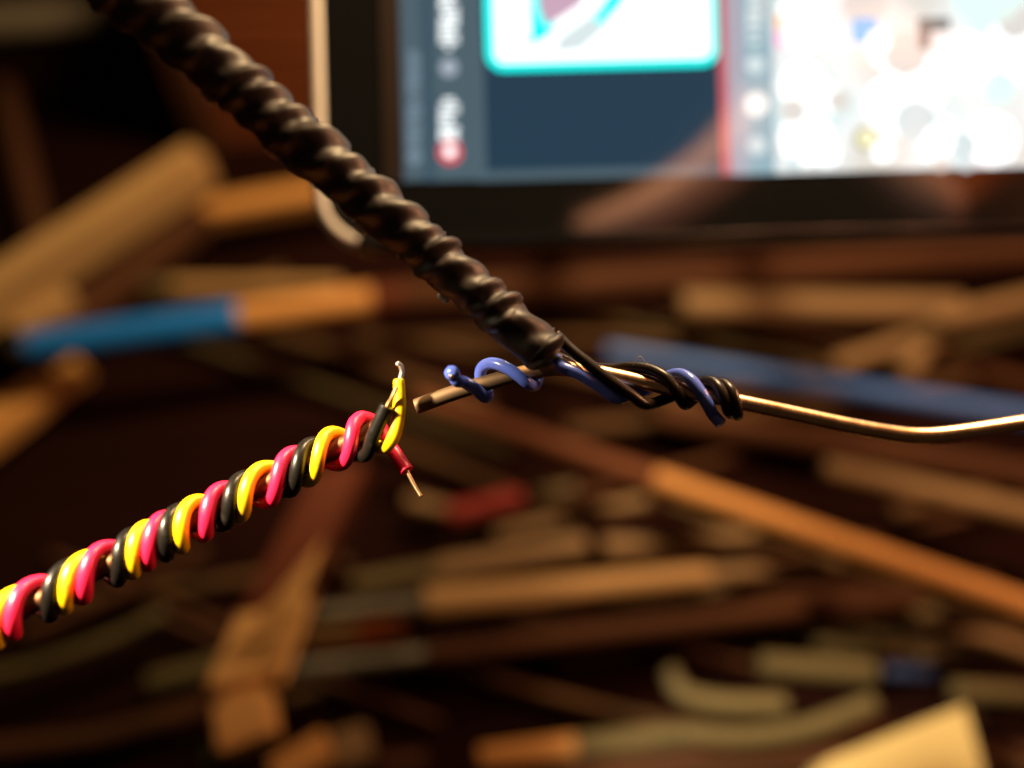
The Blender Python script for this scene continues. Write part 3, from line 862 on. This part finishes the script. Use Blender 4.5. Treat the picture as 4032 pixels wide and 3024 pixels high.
# lower left
def bent(name, label, cat, pts, z, rpx, mat, group=G):
    pp_ = catmull([S(x, y, z) for x, y in pts], 10)
    r = rad(*pts[len(pts) // 2], z, rpx)
    v, f = tube(pp_, [r * (1 + 0.04 * noise.noise(Vector((i * .1, r, z)))) for i in range(len(pp_))], 14, round_ends=(r * .5, r * .5))
    return tag(obj(name, v, f, M[mat], origin=pp_[0]), label, cat, group)
bent('bent_stick', 'thin olive twig curving up from the lower left edge', 'stick', [(-120, 2685), (150, 2615), (400, 2530), (640, 2420)], 14, 28, 'olive')
bent('bent_stick', 'dim brown twig running beside the olive one under the coloured coils', 'stick', [(100, 2500), (380, 2380), (640, 2260), (800, 2170)], 8, 28, 'brown')
bent('bent_stick', 'dark brown twig crossing the lower left corner', 'stick', [(-80, 2960), (400, 2900), (800, 2780), (1000, 2690)], 8, 45, 'brown')
stick('green_stub', 'small dark green stub end near the bottom edge', 'stick', 800, 2985, 830, 2950, 10, 34, one('green'), G)
bar('wooden_offcut', 'orange offcut at the bottom edge right of the peg', 'wood', S(1080, 3060, 18), S(1300, 2930, 18), 8, 6, M['orange'], G)
bar('wooden_offcut', 'tan offcut at the bottom edge beside the orange one', 'wood', S(1320, 2960, 16), S(1460, 2920, 16), 9, 7, M['wood2'], G)
stick('wooden_stick', 'thin dim stub end at the bottom edge, centre left', 'stick', 1500, 3010, 1660, 2990, 10, 34, one('brown'), G)
stick('paintbrush', 'brown brush with olive end along the bottom edge', 'brush', 1900, 2985, 2700, 2890, 14, 50,
      [(0, .45, 'handle', M['orange'], .9, 1), (.45, 1, 'olive_end', M['olive'], 1, .9)], G)
# lower right
bent('bent_stick', 'thick olive twig curling from the dark at lower right', 'stick', [(2640, 2650), (2690, 2730), (2850, 2770), (3080, 2775)], 18, 40, 'olive')
bent('bent_stick', 'olive twig bending upward above the yellow card', 'stick', [(2700, 2890), (2950, 2900), (3200, 2860), (3430, 2770)], 22, 38, 'olive')
stick('olive_stick', 'straight olive stick above the curling twigs at lower right', 'stick', 3010, 2615, 3430, 2645, 14, 44, one('olive'), G)
stick('olive_stick', 'faint olive stick just above the straight olive one', 'stick', 3220, 2540, 3420, 2560, 10, 32, one('olive'), G)
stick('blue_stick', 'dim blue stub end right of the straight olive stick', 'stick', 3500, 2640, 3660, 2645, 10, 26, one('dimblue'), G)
stick('olive_stick', 'pale olive stick entering from the right above the card', 'stick', 3760, 2715, 4200, 2745, 20, 40, one('olive', .9, 1), G)
bent('bent_stick', 'brown curved twig at the right edge below the orange brush', 'stick', [(3620, 2560), (3850, 2530), (4050, 2580), (4250, 2650)], 16, 48, 'wood2')
stick('olive_stick', 'tiny pale olive stub under the orange brush at right', 'stick', 3600, 2430, 3680, 2415, 14, 36, one('olive'), G)
stick('brown_stick', 'dark brown stick across the lower middle of the heap', 'stick', 2200, 2560, 3600, 2350, 9, 60, one('brown'), G)
stick('brown_stick', 'dark brown stick along the bottom right', 'stick', 1950, 3050, 3300, 2960, 8, 70, one('brown'), G)
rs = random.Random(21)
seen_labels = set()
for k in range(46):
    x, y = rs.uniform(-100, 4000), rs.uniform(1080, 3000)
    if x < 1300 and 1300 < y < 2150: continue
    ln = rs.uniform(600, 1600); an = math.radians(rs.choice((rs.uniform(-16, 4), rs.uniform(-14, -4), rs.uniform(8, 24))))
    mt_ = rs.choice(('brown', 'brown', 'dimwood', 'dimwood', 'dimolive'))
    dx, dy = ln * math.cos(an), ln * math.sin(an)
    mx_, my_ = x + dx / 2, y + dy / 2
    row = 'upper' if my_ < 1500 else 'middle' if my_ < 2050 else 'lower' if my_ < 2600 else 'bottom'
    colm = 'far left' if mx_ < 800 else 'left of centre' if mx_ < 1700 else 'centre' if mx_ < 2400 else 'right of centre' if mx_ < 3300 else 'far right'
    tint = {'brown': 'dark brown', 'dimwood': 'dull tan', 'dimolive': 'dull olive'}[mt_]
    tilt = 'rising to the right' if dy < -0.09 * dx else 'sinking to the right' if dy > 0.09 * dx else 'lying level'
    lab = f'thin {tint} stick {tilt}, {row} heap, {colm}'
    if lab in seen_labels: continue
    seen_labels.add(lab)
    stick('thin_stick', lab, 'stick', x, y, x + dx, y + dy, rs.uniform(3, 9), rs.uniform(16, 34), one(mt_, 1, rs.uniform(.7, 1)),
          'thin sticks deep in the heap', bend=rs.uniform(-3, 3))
# yellow card
cz = 30
cq = [S(3130, 3150, cz), S(3260, 2990, cz), S(3800, 2775, cz), S(3905, 3150, cz)]
cq2 = [q - Vector((0, 0, 12)) for q in cq]
cc = sum(cq, Vector()) / 4
o_ = obj('card_block', cq + cq2, [(0, 1, 2, 3), (7, 6, 5, 4), (0, 4, 5, 1), (1, 5, 6, 2), (2, 6, 7, 3), (3, 7, 4, 0)], M['card'], sm=False, origin=cc)
tag(o_, 'pale yellow card block poking up from the bottom right edge', 'card')
# back left: red-brown box, grey and olive clutter
bxa, bxb = S(700, 330, 20), S(1900, 330, 20)
bx = empty('wooden_box', bxa)
tag(bx, 'red-brown wooden box standing behind the black sleeve, upper left', 'box')
def boxboard(name, c, sx, sy, sz, mat):
    o = box_local(name, M[mat], bx, sx, sy, sz, Matrix.Translation(c), 1.0)
    return o
by = S(1000, 620, 0).y
x0_ = S(930, 300, 0).x + 8
for k, (z0, z1) in enumerate(((1, 33), (35, 62), (65, 98))):
    boxboard('board', Vector((x0_ + 130, by + 14 + 1.2 * k, (z0 + z1) / 2)), 260, 12, z1 - z0, 'redbox')
boxboard('board', Vector((x0_ - 6.5, by + 70, 49)), 12, 140, 98, 'brown')
stick('grey_stick', 'dim grey stick in the top left corner', 'stick', -80, 90, 420, 60, 14, 60, one('greyplastic'), G)
bar('wooden_offcut', 'olive-yellow offcut behind the sleeve at the top edge', 'wood', S(430, -10, 22), S(800, 20, 22), 14, 10, M['olive'], G)
stick('grey_stick', 'dim brown-grey stick upright along the left edge', 'stick', 20, 350, 170, 1000, 10, 50, one('brown'), G)

# ------------------------------------------------------------------ the photographer's hand, seen only mirrored in the tablet glass
def MIR(px, py, d):
    """point whose mirror image in the tablet glass is seen at photo pixel (px, py)"""
    e = 2 * TD - d
    return cam_pt((px - 2016) / FPX * e, (1512 - py) / FPX * e, d)
HD = 34
HB = MIR(3250, 250, HD)
pers = empty('person', HB)
tag(pers, 'hand in an orange sleeve, mirrored dimly in the tablet glass', 'person')
def skin_mesh(name, chains, mat, parent, origin):
    verts, edges, rads = [], [], []
    idx = {}
    for ch in chains:
        prev = None
        for key, p, r in ch:
            if key not in idx:
                idx[key] = len(verts); verts.append(tuple((Vector(p) - origin) * MM)); rads.append(r * MM)
            if prev is not None: edges.append((prev, idx[key]))
            prev = idx[key]
    me = bpy.data.meshes.new(name); me.from_pydata(verts, edges, [])
    o = bpy.data.objects.new(name, me); COL.objects.link(o)
    o.parent = parent
    me.materials.append(mat)
    sk = o.modifiers.new('skin', 'SKIN'); sk.use_smooth_shade = True
    if not me.skin_vertices: 
        bpy.context.view_layer.objects.active = o
    for i, sv in enumerate(me.skin_vertices[0].data):
        sv.radius = (rads[i], rads[i]); sv.use_root = (i == 0)
    su = o.modifiers.new('sub', 'SUBSURF'); su.levels = 2; su.render_levels = 2
    return o
def H(px, py, dd=0): return MIR(px, py, HD + dd)
wrist = ('wrist', H(3800, 420, -8), 20)
palm = ('palm', H(3350, 320, -4), 17)
ch = [[wrist, palm, ('kn1', H(3010, 480), 10.5), ('i1', H(2800, 680, 3), 8.6), ('i2', H(2500, 870, 6), 7.6), ('i3', H(2240, 945, 7), 6.0)],
      [palm, ('kn2', H(3070, 260, 0), 10), ('m1', H(3030, 60, 8), 8.2), ('m2', H(3180, -60, 10), 7.4), ('m3', H(3330, -20, 8), 6.4)],
      [palm, ('kn3', H(3230, 120, -6), 9.5), ('r1', H(3210, -90, 2), 8.0), ('r2', H(3350, -190, 4), 7.0), ('r3', H(3480, -140, 2), 6.0)],
      [palm, ('kn4', H(3420, 60, -10), 8.5), ('p1', H(3400, -150, -4), 7.0), ('p2', H(3520, -240, -2), 6.2), ('p3', H(3620, -190, -4), 5.4)],
      [palm, ('th1', H(3480, 560, 4), 10.5), ('th2', H(3620, 760, 8), 8.6), ('th3', H(3760, 900, 10), 7.0)]]
skin_mesh('hand', ch, M['skin'], pers, HB)
sv_, sf_ = tube(catmull([H(3960, 520, -8), H(4300, 720, -8), H(5000, 1000, -12)], 8), [26 + 1.5 * math.sin(k * 1.7) for k in range(17)], 24, cap=False)
sl_ = obj('sleeve', sv_, sf_, M['sleeve'], pers, origin=HB)
